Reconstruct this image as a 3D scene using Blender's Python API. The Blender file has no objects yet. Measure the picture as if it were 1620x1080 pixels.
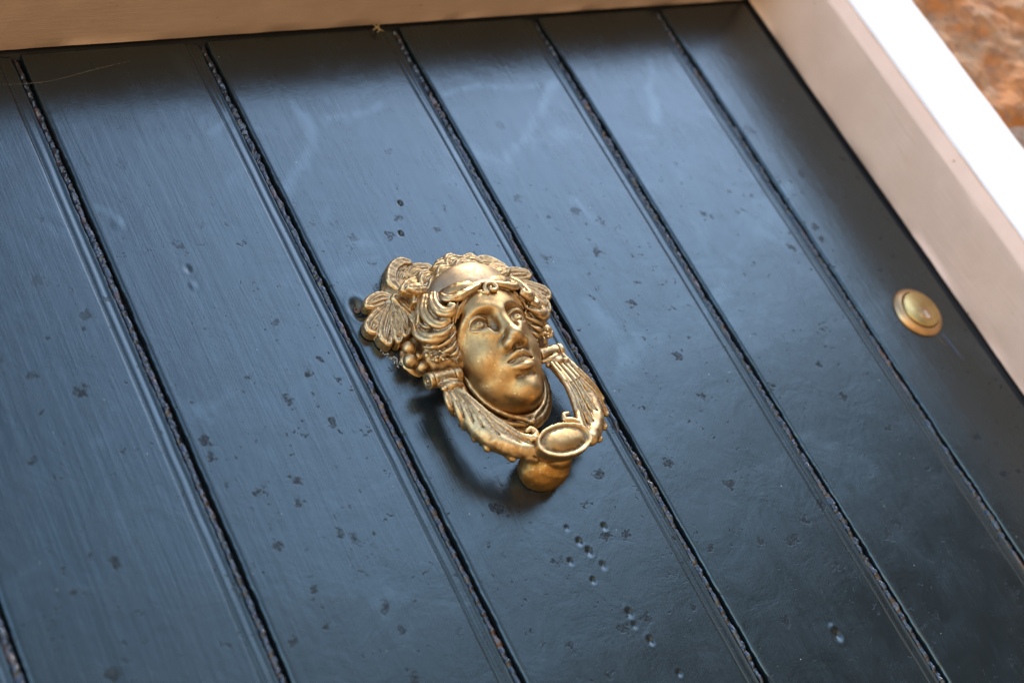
import bpy, bmesh, math, random
import numpy as np
from mathutils import Matrix, Vector, noise

# ------------------------------------------------------------------ camera, world, sun, exposure
S = bpy.context.scene
COL = S.collection
# camera axes in world (X along the door, Y into the door, Z up the planks)
F_PX, W_PX, H_PX = 2400.0, 1620.0, 1080.0
DIST = 0.72                                   # camera to door plane, metres
def _axes():
    V = np.array([-2772.8255, -5051.0292, F_PX])
    m = -81/1180.; c = 81-540+m*810
    x = (-F_PX**2-V[1]*c)/(V[0]+V[1]*m)
    H = np.array([x, m*x+c, F_PX])
    r = H/np.linalg.norm(H); u = V/np.linalg.norm(V)
    y = np.cross(u, r)
    return np.array([r, y, u]).T              # world -> (right, down, forward)
R = _axes()
ORG = np.array([0.525, 0.345])                # door point that becomes the world origin (x, z)
CAM = np.array([-ORG[0], -DIST, -ORG[1]])
def P(px, py, out=0.0):
    """a point of the door (mm right, mm out of the door, mm up) that stands `out` mm proud of the boards"""
    d = R.T @ np.array([px-W_PX/2, py-H_PX/2, F_PX]); d = d/d[1]*(DIST-out*0.001)
    return np.array([(CAM[0]+d[0])*1000, out, (CAM[2]+d[2])*1000])

cam_d = bpy.data.cameras.new('camera'); cam = bpy.data.objects.new('camera', cam_d); COL.objects.link(cam)
cam.matrix_world = Matrix(((R[0][0], -R[1][0], -R[2][0], CAM[0]), (R[0][1], -R[1][1], -R[2][1], CAM[1]),
                           (R[0][2], -R[1][2], -R[2][2], CAM[2]), (0, 0, 0, 1)))
cam_d.sensor_width = 36; cam_d.lens = 36*F_PX/W_PX; cam_d.clip_start = 0.05; cam_d.clip_end = 50
cam_d.dof.use_dof = True; cam_d.dof.focus_distance = 0.955; cam_d.dof.aperture_fstop = 5.0
S.camera = cam

SUN_EL, SUN_AZ = math.radians(58), math.radians(-78)   # azimuth measured from straight out of the door towards its right
sun_dir = Vector((-math.sin(SUN_AZ)*math.cos(SUN_EL), -math.cos(SUN_AZ)*math.cos(SUN_EL), math.sin(SUN_EL)))
world = bpy.data.worlds.new('World'); S.world = world; world.use_nodes = True
def build_world():
    nt = world.node_tree; N = nt.nodes; Lk = nt.links
    bg = N['Background']
    sky = N.new('ShaderNodeTexSky'); sky.sky_type = 'NISHITA'; sky.sun_disc = False
    sky.sun_elevation = SUN_EL; sky.sun_rotation = math.atan2(sun_dir.x, sun_dir.y)
    sky.dust_density = 1.2; sky.ozone_density = 1.2
    tc = N.new('ShaderNodeTexCoord'); sp = N.new('ShaderNodeSeparateXYZ'); Lk.new(tc.outputs['Generated'], sp.inputs[0])
    # the pavement below and the street at eye level: warm to the left, dark house fronts to the right
    def mrange(src, a, b):
        m = N.new('ShaderNodeMapRange'); m.interpolation_type = 'SMOOTHSTEP'; m.inputs['From Min'].default_value = a; m.inputs['From Max'].default_value = b
        Lk.new(src, m.inputs['Value']); return m.outputs[0]
    def cmix(f, a, b):
        m = N.new('ShaderNodeMix'); m.data_type = 'RGBA'; Lk.new(f, m.inputs['Factor'])
        for k, v in (('A', a), ('B', b)):
            if isinstance(v, tuple): m.inputs[k].default_value = (*v, 1)
            else: Lk.new(v, m.inputs[k])
        return m.outputs['Result']
    az = N.new('ShaderNodeMath'); az.operation = 'MULTIPLY_ADD'; az.inputs[1].default_value = -0.30; Lk.new(sp.outputs['X'], az.inputs[0]); Lk.new(sp.outputs['Z'], az.inputs[2])
    street = cmix(mrange(sp.outputs['X'], -0.25, 0.5), (5.4, 4.1, 2.9), (0.34, 0.28, 0.22))
    low = cmix(mrange(sp.outputs['Z'], -0.6, -0.1), (1.7, 1.2, 0.74), street)
    # a bright hazy patch of sky high over the right of the street
    dp = N.new('ShaderNodeVectorMath'); dp.operation = 'DOT_PRODUCT'; Lk.new(tc.outputs['Generated'], dp.inputs[0]); dp.inputs[1].default_value = Vector((0.64, -0.60, 0.48)).normalized()
    lobe = N.new('ShaderNodeMapRange'); lobe.interpolation_type = 'SMOOTHSTEP'; Lk.new(dp.outputs['Value'], lobe.inputs['Value'])
    for k_, v_ in (('From Min', 0.86), ('From Max', 0.995), ('To Min', 0.46), ('To Max', 2.1)): lobe.inputs[k_].default_value = v_
    skm = N.new('ShaderNodeVectorMath'); skm.operation = 'SCALE'; Lk.new(sky.outputs[0], skm.inputs[0]); left = N.new('ShaderNodeMath'); left.operation = 'MULTIPLY_ADD'; Lk.new(mrange(sp.outputs['X'], 0.0, -0.7), left.inputs[0]); left.inputs[1].default_value = 1.3; Lk.new(lobe.outputs[0], left.inputs[2]); Lk.new(left.outputs[0], skm.inputs['Scale'])  # extra sky brightness added at left to lighten the cheek and jamb
    class mx: outputs = {'Result': cmix(mrange(az.outputs[0], -0.06, 0.24), low, skm.outputs[0])}
    Lk.new(mx.outputs['Result'], bg.inputs['Color']); bg.inputs['Strength'].default_value = 0.15
build_world()
sun_l = bpy.data.lights.new('sun', 'SUN'); sun_l.energy = 2.2; sun_l.angle = math.radians(12); sun_l.color = (1, 0.93, 0.84)
sun = bpy.data.objects.new('sun', sun_l); COL.objects.link(sun)
sun.rotation_euler = sun_dir.to_track_quat('Z', 'Y').to_euler(); sun.location = sun_dir*3
S.view_settings.view_transform = 'Standard'; S.view_settings.look = 'None'; S.view_settings.gamma = 1
S.view_settings.use_curve_mapping = False; S.view_settings.exposure = 1.65

# ------------------------------------------------------------------ helpers
def empty(name, loc=(0, 0, 0)):
    o = bpy.data.objects.new(name, None); COL.objects.link(o); o.location = loc; o.empty_display_size = 0.02
    return o
def tag(o, label, cat, group=None):
    o['label'] = label; o['category'] = cat
    if group: o['group'] = group
    return o
def link_mesh(name, verts, faces, mat, parent=None, smooth=True):
    me = bpy.data.meshes.new(name)
    verts = np.asarray(verts, dtype=np.float32); faces = np.asarray(faces)
    if faces.dtype != object and faces.ndim == 2:
        n, k = faces.shape
        me.vertices.add(len(verts)); me.vertices.foreach_set('co', verts.ravel())
        me.loops.add(n*k); me.loops.foreach_set('vertex_index', faces.astype(np.int32).ravel())
        me.polygons.add(n); me.polygons.foreach_set('loop_start', np.arange(n, dtype=np.int32)*k)
        me.update(calc_edges=True)
    else:
        me.from_pydata([tuple(v) for v in verts], [], [tuple(f) for f in faces])
    me.validate(); me.update()
    if smooth: me.polygons.foreach_set('use_smooth', [True]*len(me.polygons))
    me.materials.append(mat)
    o = bpy.data.objects.new(name, me); COL.objects.link(o)
    if parent is not None: o.parent = parent
    return o

# ---- a small sculpting kit: signed distances on a voxel grid, in knocker millimetres (x, out, z)
class Clay:
    def __init__(self, lo, hi, vox=0.45):
        self.lo = np.array(lo, float); self.v = vox
        self.n = np.ceil((np.array(hi)-self.lo)/vox).astype(int)+1
        self.ax = [self.lo[i]+np.arange(self.n[i])*vox for i in range(3)]
        self.d = np.full(self.n, 9.0, np.float32)
    def win(self, lo, hi, pad):
        s = []
        for i in range(3):
            a = int(np.clip(np.floor((lo[i]-pad-self.lo[i])/self.v), 0, self.n[i]))
            b = int(np.clip(np.ceil((hi[i]+pad-self.lo[i])/self.v)+1, 0, self.n[i]))
            s.append(slice(a, b))
        X = self.ax[0][s[0]].astype(np.float32)[:, None, None]; O = self.ax[1][s[1]].astype(np.float32)[None, :, None]
        Z = self.ax[2][s[2]].astype(np.float32)[None, None, :]
        return tuple(s), X, O, Z
    def add(self, s, d, k):
        a = self.d[s]
        if k > 0:
            h = np.clip(0.5+0.5*(a-d)/k, 0, 1); self.d[s] = a+(d-a)*h-k*h*(1-h)
        else: self.d[s] = np.minimum(a, d)
    def cut(self, s, d, k):
        a = self.d[s]; d = -d
        if k > 0:
            h = np.clip(0.5-0.5*(a-d)/k, 0, 1); self.d[s] = a+(d-a)*h+k*h*(1-h)
        else: self.d[s] = np.maximum(a, d)
    def ell(self, c, r, k=2.0, rot=None, op='add'):
        m = max(r); s, X, O, Z = self.win(np.array(c)-m, np.array(c)+m, k+2)
        x, o, z = X-c[0], O-c[1], Z-c[2]
        if rot is not None:                     # rotation in the x-z plane (degrees)
            a = math.radians(rot); x, z = x*math.cos(a)+z*math.sin(a), -x*math.sin(a)+z*math.cos(a)
        q = np.sqrt((x/r[0])**2+(o/r[1])**2+(z/r[2])**2); q2 = np.sqrt((x/r[0]**2)**2+(o/r[1]**2)**2+(z/r[2]**2)**2)
        d = q*(q-1)/np.maximum(q2, 1e-4)
        d = np.where(q < 0.05, -min(r), d)
        getattr(self, op)(s, d.astype(np.float32), k)
    def tube(self, pts, rad, k=1.0, op='add', n=10, flat=None):
        pts = np.array(pts, float); rad = np.broadcast_to(np.array(rad, float), (len(pts),)) if np.ndim(rad) == 0 else np.array(rad, float)
        P_, R_ = spline(pts, n), spline(rad[:, None], n)[:, 0]
        R_ = np.maximum(R_, 0.05)
        m = R_.max(); s, X, O, Z = self.win(P_.min(0)-m, P_.max(0)+m, k+1.5)
        shp = np.broadcast_shapes(X.shape, O.shape, Z.shape); best = np.full(shp, 99, np.float32)
        for i in range(len(P_)-1):
            a, b = P_[i], P_[i+1]; ab = b-a; L2 = max(ab@ab, 1e-6)
            t = np.clip(((X-a[0])*ab[0]+(O-a[1])*ab[1]+(Z-a[2])*ab[2])/L2, 0, 1)
            dd = np.sqrt((X-a[0]-t*ab[0])**2+(O-a[1]-t*ab[1])**2+(Z-a[2]-t*ab[2])**2)-(R_[i]+(R_[i+1]-R_[i])*t)
            np.minimum(best, dd, out=best)
        getattr(self, op)(s, best, k)
    def cylx(self, x0, x1, o, z, r, k=0.5, op='add', rnd=0.4):
        a, b = min(x0, x1), max(x0, x1)
        s, X, O, Z = self.win((a, o-r, z-r), (b, o+r, z+r), k+2)
        q = np.sqrt((O-o)**2+(Z-z)**2)-(r-rnd)+0*X; e = np.maximum(a+rnd-X, X-(b-rnd))+0*q
        d = np.minimum(np.maximum(q, e), 0)+np.sqrt(np.maximum(q, 0)**2+np.maximum(e, 0)**2)-rnd
        getattr(self, op)(s, d.astype(np.float32), k)
    def relief(self, poly2d, H, lo=0.5, k=0.5):
        """a cast relief: 2D distance field poly2d(x,z), height H(x,z)"""
        X = self.ax[0].astype(np.float32)[:, None]; Z = self.ax[2].astype(np.float32)[None, :]
        d2 = poly2d(X, Z); h = H(X, Z)
        O = self.ax[1].astype(np.float32)[None, :, None]
        d = np.maximum(np.maximum(d2[:, None, :], (O-h[:, None, :])*0.75), lo-O)
        self.add((slice(None),)*3, d.astype(np.float32), k)
    def noise(self, amp, scale, seed=0):
        """an uneven cast skin: smooth random field added to the distance"""
        rng = np.random.RandomState(seed); g = [max(3, int(self.n[i]*self.v/scale)+3) for i in range(3)]
        a = rng.uniform(-1, 1, g).astype(np.float32)
        for i in range(3):
            x = np.linspace(0, a.shape[i]-1.001, self.n[i]); j = x.astype(int); f = (x-j); f = f*f*(3-2*f)
            sh = [1, 1, 1]; sh[i] = -1; f = f.reshape(sh).astype(np.float32)
            a = np.take(a, j, axis=i)*(1-f)+np.take(a, np.minimum(j+1, a.shape[i]-1), axis=i)*f
        self.d += amp*a
    def floor(self, out):
        O = self.ax[1].astype(np.float32)[None, :, None]
        self.d = np.maximum(self.d, out-O)
    def mesh(self, name, mat, parent=None):
        d = np.clip(self.d, -3, 3).astype(np.float32)
        for i in range(3):
            s = [slice(None)]*3; s[i] = 0; d[tuple(s)] = 3; s[i] = -1; d[tuple(s)] = 3
        v, f = surface_nets(d)
        b = self.d0 = d
        for _ in range(3):                          # a broad blur of the clay tells hollows from ridges
            for ax in range(3):
                pl = np.take(b, np.clip(np.arange(b.shape[ax])-2, 0, None), ax); pr = np.take(b, np.clip(np.arange(b.shape[ax])+2, None, b.shape[ax]-1), ax); b = (b+pl+pr)/3
        vi = np.clip(np.round(v).astype(int), 0, np.array(d.shape)-1); cav = (d-b)[vi[:, 0], vi[:, 1], vi[:, 2]]/self.v
        v = (v*self.v+self.lo)*0.001
        v = np.stack([v[:, 0], -v[:, 1], v[:, 2]], 1)
        o = link_mesh(name, v, f, mat, parent)
        at = o.data.attributes.new('hollow', 'FLOAT', 'POINT'); at.data.foreach_set('value', cav.astype(np.float32))
        return o

def spline(p, n):
    p = np.asarray(p, float)
    if len(p) < 3:
        t = np.linspace(0, 1, 3)[:, None]; return p[0]*(1-t)+p[-1]*t
    q = np.vstack([2*p[0]-p[1], p, 2*p[-1]-p[-2]]); out = []
    for i in range(1, len(q)-2):
        a, b, c, d = q[i-1], q[i], q[i+1], q[i+2]; m = max(2, n//2)
        for j in range(m):
            t = j/m; out.append(0.5*((2*b)+(c-a)*t+(2*a-5*b+4*c-d)*t*t+(3*b-a-3*c+d)*t**3))
    out.append(p[-1]); return np.array(out)

def surface_nets(d):
    ins = d < 0
    nx, ny, nz = d.shape
    c = np.zeros((nx-1, ny-1, nz-1), np.int8)
    for i in (0, 1):
        for j in (0, 1):
            for k in (0, 1): c += ins[i:nx-1+i, j:ny-1+j, k:nz-1+k]
    act = (c > 0) & (c < 8); idx = np.argwhere(act); ids = np.full(act.shape, -1, np.int64); ids[act] = np.arange(len(idx))
    acc = np.zeros((len(idx), 3)); cnt = np.zeros(len(idx))
    cor = [(i, j, k) for i in (0, 1) for j in (0, 1) for k in (0, 1)]
    val = {q: d[idx[:, 0]+q[0], idx[:, 1]+q[1], idx[:, 2]+q[2]] for q in cor}
    for a in cor:
        for ax in range(3):
            if a[ax]: continue
            b = list(a); b[ax] = 1; b = tuple(b); va, vb = val[a], val[b]; m = (va < 0) != (vb < 0)
            t = np.where(m, va/np.where(m, va-vb, 1), 0); q = np.tile(np.array(a, float), (len(idx), 1)); q[:, ax] += t
            acc[m] += q[m]; cnt[m] += 1
    v = idx+acc/cnt[:, None]
    F = []
    for ax in range(3):
        lo = [slice(1, None)]*3; lo[ax] = slice(None)
        sa = [slice(1, -1)]*3; sb = [slice(1, -1)]*3; sa[ax] = slice(0, -1); sb[ax] = slice(1, None)
        A = ins[tuple(sa)]; B = ins[tuple(sb)]
        e = np.argwhere(A != B); off = np.ones(3, int); off[ax] = 0; e0 = e+off
        flip = A[e[:, 0], e[:, 1], e[:, 2]]
        u, w = [(1, 2), (2, 0), (0, 1)][ax]
        def g(du, dw):
            q = e0.copy(); q[:, u] -= du; q[:, w] -= dw; return ids[q[:, 0], q[:, 1], q[:, 2]]
        quad = np.stack([g(1, 1), g(0, 1), g(0, 0), g(1, 0)], 1)
        quad[flip] = quad[flip]; quad[~flip] = quad[~flip][:, ::-1]
        F.append(quad)
    F = np.vstack(F); F = F[:, ::-1]            # y is mirrored (out = -y), keep normals outward
    return v, F

class NT:
    """short node-writing helper for procedural materials"""
    def __init__(self, name):
        self.m = bpy.data.materials.new(name); self.m.use_nodes = True; self.t = self.m.node_tree
        self.b = self.t.nodes['Principled BSDF']
    def n(self, typ, **kw):
        o = self.t.nodes.new('ShaderNode'+typ)
        for k, v in kw.items(): setattr(o, k, v)
        return o
    def l(self, a, b): self.t.links.new(a, b)
    def obj(self): return self.n('TexCoord').outputs['Object']
    def mapping(self, src, scale=(1, 1, 1), loc=(0, 0, 0)):
        m = self.n('Mapping'); m.inputs['Scale'].default_value = scale; m.inputs['Location'].default_value = loc; self.l(src, m.inputs[0]); return m.outputs[0]
    def noise(self, src, scale, detail=4, rough=0.55, dist=0):
        o = self.n('TexNoise'); o.inputs['Scale'].default_value = scale; o.inputs['Detail'].default_value = detail
        o.inputs['Roughness'].default_value = rough; o.inputs['Distortion'].default_value = dist; self.l(src, o.inputs['Vector']); return o.outputs['Fac']
    def ramp(self, src, a, b, lo=0.0, hi=1.0, smooth=True):
        o = self.n('MapRange'); 
        if smooth: o.interpolation_type = 'SMOOTHSTEP'
        for k, v in (('From Min', a), ('From Max', b), ('To Min', lo), ('To Max', hi)): o.inputs[k].default_value = v
        self.l(src, o.inputs['Value']); return o.outputs[0]
    def mix(self, f, a, b, blend='MIX'):
        o = self.n('Mix', data_type='RGBA', blend_type=blend)
        for s, v in (('Factor', f), ('A', a), ('B', b)):
            if hasattr(v, 'links'): self.l(v, o.inputs[s])
            else: o.inputs[s].default_value = (*v, 1) if isinstance(v, tuple) else v
        return o.outputs['Result']
    def math(self, op, a, b=None, c=None):
        o = self.n('Math', operation=op)
        for i, v in enumerate((a, b, c)):
            if v is None: continue
            if hasattr(v, 'links'): self.l(v, o.inputs[i])
            else: o.inputs[i].default_value = v
        return o.outputs[0]
    def set(self, **kw):
        for k, v in kw.items():
            s = self.b.inputs[k.replace('_', ' ')]
            if hasattr(v, 'links'): self.l(v, s)
            else: s.default_value = (*v, 1) if isinstance(v, tuple) else v
        return self
    def bump(self, h, strength, dist, prev=None):
        o = self.n('Bump'); o.inputs['Strength'].default_value = strength; o.inputs['Distance'].default_value = dist
        self.l(h, o.inputs['Height'])
        if prev is not None: self.l(prev, o.inputs['Normal'])
        return o.outputs[0]

def brass_mat(name, base=(0.41, 0.245, 0.095), tarnish=(0.28, 0.175, 0.085), rough=0.40, residue=1.0, crust=(0.74, 0.64, 0.44)):
    t = NT(name); c = t.obj()
    g = t.n('NewGeometry').outputs['Pointiness']
    hol = t.n('Attribute', attribute_name='hollow').outputs['Fac']
    n1 = t.noise(c, 55, 3, 0.5); n2 = t.noise(c, 420, 4, 0.65); n3 = t.noise(c, 1500, 3, 0.6)
    col = t.mix(t.ramp(n1, 0.35, 0.75), base, tarnish)
    col = t.mix(t.math('MULTIPLY', t.ramp(n2, 0.45, 0.75), 0.35), col, (0.20, 0.12, 0.07))
    edge = t.math('MAXIMUM', t.ramp(g, 0.53, 0.60), t.ramp(hol, -0.25, -0.8))                       # rubbed bright on the high edges
    col = t.mix(t.math('MULTIPLY', edge, 0.6), col, (0.72, 0.50, 0.24))
    cav = t.math('MAXIMUM', t.ramp(g, 0.49, 0.45), t.ramp(t.math('ADD', hol, t.ramp(n2, 0.3, 0.7, -0.35, 0.35)), 0.40, 0.85))  # dried polish left in the hollows
    grains = t.ramp(n3, 0.36, 0.52, 0.25, 1.0)
    dust = t.math('MULTIPLY', t.math('MULTIPLY', cav, grains), 0.85*residue)
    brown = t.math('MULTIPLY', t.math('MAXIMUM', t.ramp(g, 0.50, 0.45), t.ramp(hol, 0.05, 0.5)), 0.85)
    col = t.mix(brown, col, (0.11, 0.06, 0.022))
    col = t.mix(dust, col, crust)
    t.set(Base_Color=col, Metallic=t.math('SUBTRACT', 1.0, t.math('MULTIPLY', dust, 0.9)))
    r = t.math('ADD', t.ramp(n2, 0.3, 0.7, rough-0.07, rough+0.09), t.math('MULTIPLY', dust, 0.4))
    t.set(Roughness=r)
    h = t.math('ADD', t.math('MULTIPLY', n2, 0.6), t.math('MULTIPLY', n3, 0.4))
    t.set(Normal=t.bump(t.math('ADD', h, t.math('MULTIPLY', dust, 0.8)), 0.45, 0.0004))
    return t.m
M_BRASS = brass_mat('aged_brass')
M_FACE = brass_mat('rubbed_brass', base=(0.45, 0.275, 0.105), tarnish=(0.40, 0.235, 0.09), rough=0.41, residue=0.25)
M_STRIKER = brass_mat('raw_brass', base=(0.46, 0.24, 0.06), tarnish=(0.30, 0.15, 0.04), rough=0.42, residue=0.2)
M_BAND = brass_mat('dull_brass', base=(0.42, 0.29, 0.155), tarnish=(0.36, 0.25, 0.15), rough=0.50, residue=0.8)
# ------------------------------------------------------------------ the boarded door
def paint_mat():
    t = NT('door_paint'); c = t.obj()
    along = t.mapping(c, (1, 1, 0.035))
    brush = t.noise(along, 1000, 3, 0.6); brush2 = t.noise(along, 130, 4, 0.6, 0.4)
    big = t.noise(c, 7, 4, 0.55); mid = t.noise(c, 30, 5, 0.6, 0.5); fine = t.noise(c, 900, 3, 0.6)
    # marks left by rain and dirt: small dull patches with ragged rims
    v = t.n('TexVoronoi', feature='F1'); v.inputs['Scale'].default_value = 52; v.inputs['Randomness'].default_value = 1
    warp = t.n('VectorMath', operation='ADD'); nz = t.n('TexNoise'); nz.inputs['Scale'].default_value = 230; nz.inputs['Detail'].default_value = 4; t.l(c, nz.inputs['Vector'])
    sc = t.n('VectorMath', operation='MULTIPLY_ADD'); t.l(nz.outputs['Color'], sc.inputs[0]); sc.inputs[1].default_value = (0.013,)*3; sc.inputs[2].default_value = (-0.0065,)*3
    t.l(c, warp.inputs[0]); t.l(sc.outputs[0], warp.inputs[1]); t.l(warp.outputs[0], v.inputs['Vector'])
    sel = t.n('SeparateColor'); t.l(v.outputs['Color'], sel.inputs[0])
    size = t.ramp(sel.outputs[0], 0.0, 1.0, 0.05, 0.25)
    zz = t.n('SeparateXYZ'); t.l(c, zz.inputs[0])
    region = t.math('MULTIPLY', t.ramp(t.noise(c, 9, 2), 0.22, 0.38), t.ramp(t.math('ADD', zz.outputs[2], t.math('MULTIPLY', mid, 0.25)), 0.36, 0.16, 0.12, 1.0))
    spot = t.math('MULTIPLY', t.ramp(t.math('SUBTRACT', v.outputs['Distance'], size), 0.0, -0.09), region)
    spot = t.math('MULTIPLY', spot, t.ramp(t.noise(c, 620, 3), 0.36, 0.56, 0.25, 1.0))
    v3 = t.n('TexVoronoi', feature='F1'); v3.inputs['Scale'].default_value = 150; t.l(warp.outputs[0], v3.inputs['Vector'])
    s3 = t.n('SeparateColor'); t.l(v3.outputs['Color'], s3.inputs[0])
    spot = t.math('MAXIMUM', spot, t.math('MULTIPLY', t.math('MULTIPLY', t.ramp(v3.outputs['Distance'], 0.24, 0.08), t.ramp(s3.outputs[2], 0.55, 0.75)), t.math('MULTIPLY', t.ramp(t.noise(c, 26, 3), 0.38, 0.55), region)))
    scuff = t.math('MULTIPLY', t.ramp(t.noise(t.mapping(c, (1, 1, 0.5)), 160, 6, 0.75, 1.0), 0.60, 0.72), t.ramp(t.noise(c, 22, 3), 0.5, 0.66))
    # pale specks and paler hazed smears
    v2 = t.n('TexVoronoi', feature='F1'); v2.inputs['Scale'].default_value = 75; t.l(c, v2.inputs['Vector'])
    s2 = t.n('SeparateColor'); t.l(v2.outputs['Color'], s2.inputs[0])
    speck = t.math('MULTIPLY', t.ramp(v2.outputs['Distance'], 0.035, 0.015), t.ramp(s2.outputs[1], 0.86, 0.9))
    haze = t.math('MULTIPLY', t.ramp(t.noise(c, 15, 5, 0.6, 0.7), 0.52, 0.75), 0.4)
    def seg(a, b, w):                                  # a wiped smear between two points of the door
        pa, pb = P(*a)*0.001, P(*b)*0.001; d = pb-pa; L2 = float(d[0]**2+d[2]**2); s_ = t.n('SeparateXYZ'); t.l(warp2, s_.inputs[0])
        ux = t.math('SUBTRACT', s_.outputs[0], float(pa[0])); uz = t.math('SUBTRACT', s_.outputs[2], float(pa[2]))
        k = t.n('Clamp'); t.l(t.math('DIVIDE', t.math('ADD', t.math('MULTIPLY', ux, float(d[0])), t.math('MULTIPLY', uz, float(d[2]))), L2), k.inputs[0]); k = k.outputs[0]
        ex = t.math('SUBTRACT', ux, t.math('MULTIPLY', k, float(d[0]))); ez = t.math('SUBTRACT', uz, t.math('MULTIPLY', k, float(d[2])))
        q = t.math('SQRT', t.math('ADD', t.math('MULTIPLY', ex, ex), t.math('MULTIPLY', ez, ez))); return t.ramp(q, w, 0.0)
    nz2 = t.n('TexNoise'); nz2.inputs['Scale'].default_value = 24; nz2.inputs['Detail'].default_value = 5; t.l(c, nz2.inputs['Vector'])
    sc2 = t.n('VectorMath', operation='MULTIPLY_ADD'); t.l(nz2.outputs['Color'], sc2.inputs[0]); sc2.inputs[1].default_value = (0.03,)*3; sc2.inputs[2].default_value = (-0.015,)*3
    ad2 = t.n('VectorMath', operation='ADD'); t.l(c, ad2.inputs[0]); t.l(sc2.outputs[0], ad2.inputs[1]); warp2 = ad2.outputs[0]
    smear = None
    for a_, b_, w_ in [((460, 165), (492, 205), 0.010), ((492, 205), (462, 300), 0.010), ((370, 180), (325, 215), 0.008), ((890, 125), (800, 250), 0.011), ((1020, 90), (1035, 190), 0.010), ((520, 200), (600, 165), 0.008), ((905, 320), (945, 345), 0.008), ((150, 335), (190, 350), 0.008), ((700, 145), (850, 130), 0.006)]:
        q_ = seg(a_, b_, w_); smear = q_ if smear is None else t.math('MAXIMUM', smear, q_)
    smear = t.math('MULTIPLY', smear, t.ramp(t.noise(along, 160, 4, 0.6), 0.3, 0.6, 0.35, 1.0)); haze = t.math('MAXIMUM', haze, t.math('MULTIPLY', smear, 0.40))
    col = t.mix(t.ramp(big, 0.3, 0.7), (0.004, 0.007, 0.008), (0.006, 0.011, 0.013))
    col = t.mix(t.math('MULTIPLY', haze, 0.5), col, (0.012, 0.038, 0.058))
    col = t.mix(t.math('MULTIPLY', spot, 0.9), col, (0.006, 0.006, 0.006))
    col = t.mix(t.math('MULTIPLY', scuff, 0.4), col, (0.03, 0.035, 0.035))
    col = t.mix(speck, col, (0.55, 0.53, 0.47))
    oi = t.n('ObjectInfo').outputs['Random']; col = t.mix(t.math('MULTIPLY', oi, 0.5), col, (0.009, 0.013, 0.015))
    t.set(Base_Color=col, IOR=1.74, Specular_Tint=(0.84, 1.0, 0.99), Specular_IOR_Level=t.math('SUBTRACT', t.ramp(haze, 0.0, 0.6, 0.44, 0.62), t.math('MULTIPLY', t.math('MAXIMUM', spot, t.math('MULTIPLY', scuff, 0.5)), 0.30)))
    rg = t.math('ADD', t.ramp(mid, 0.3, 0.7, 0.19, 0.25), t.math('MULTIPLY', t.ramp(brush, 0.3, 0.7), 0.05))
    rg = t.math('ADD', rg, t.math('MULTIPLY', spot, 0.22)); rg = t.math('ADD', rg, t.math('MULTIPLY', scuff, 0.18))
    t.set(Roughness=rg)
    h = t.math('ADD', t.math('MULTIPLY', brush, 0.36), t.math('MULTIPLY', brush2, 0.9))
    h = t.math('ADD', h, t.math('MULTIPLY', fine, 0.22)); h = t.math('ADD', h, t.math('MULTIPLY', mid, 1.7))
    h = t.math('SUBTRACT', h, t.math('MULTIPLY', spot, 0.5))
    t.set(Normal=t.bump(h, 0.27, 0.0007))
    return t.m
M_PAINT = paint_mat()
def filler_mat():
    t = NT('cracked_filler_paint'); c = t.obj(); al = t.mapping(c, (1, 1, 0.25))
    n = t.noise(al, 420, 5, 0.7, 0.6); n2 = t.noise(t.mapping(c, (1, 1, 0.4)), 90, 4, 0.6)
    col = t.mix(t.ramp(n2, 0.53, 0.68), (0.008, 0.013, 0.019), (0.085, 0.040, 0.022))
    col = t.mix(t.math('MULTIPLY', t.ramp(n, 0.60, 0.72), t.ramp(n2, 0.55, 0.68)), col, (0.22, 0.16, 0.11))
    t.set(Base_Color=col, Roughness=t.ramp(n, 0.3, 0.7, 0.10, 0.34), IOR=1.7, Normal=t.bump(n, 0.6, 0.0009))
    return t.m
M_FILL = filler_mat()
def frame_mat(name, a, b, stripe=1.0):
    t = NT(name); c = t.obj()
    n = t.noise(c, 26, 5, 0.6); al = t.noise(t.mapping(c, (0.08, 1, 1) if stripe > 1 else (1, 1, 0.08)), 330, 4, 0.6); f = t.noise(c, 380, 4, 0.65)
    v = t.n('TexVoronoi', feature='F1'); v.inputs['Scale'].default_value = 60; t.l(c, v.inputs['Vector'])
    s2 = t.n('SeparateColor'); t.l(v.outputs['Color'], s2.inputs[0])
    pit = t.math('MULTIPLY', t.ramp(v.outputs['Distance'], 0.07, 0.03), t.ramp(s2.outputs[1], 0.78, 0.82))
    col = t.mix(t.ramp(n, 0.35, 0.7), a, b); col = t.mix(t.math('MULTIPLY', pit, 0.8), col, (0.10, 0.07, 0.05))
    h = t.math('ADD', t.math('ADD', t.math('MULTIPLY', al, 0.7), t.math('MULTIPLY', f, 0.25)), t.math('MULTIPLY', n, 1.2)); h = t.math('SUBTRACT', h, t.math('MULTIPLY', pit, 1.0))
    t.set(Base_Color=col, Roughness=t.ramp(f, 0.3, 0.7, 0.38, 0.55), Normal=t.bump(h, 0.55, 0.0009))
    return t.m
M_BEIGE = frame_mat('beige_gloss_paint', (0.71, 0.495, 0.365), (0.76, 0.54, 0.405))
M_BEIGE_SHADED = frame_mat('beige_gloss_paint_shaded', (0.47, 0.335, 0.245), (0.53, 0.38, 0.28), 2)  # same beige as the jamb, darkened for the shade on the soffit
M_SUNLIT_WHITE = frame_mat('sunlit_white', (0.80, 0.76, 0.71), (0.86, 0.82, 0.77))  # white in the colour stands for sunlight on the beige front face

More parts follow.
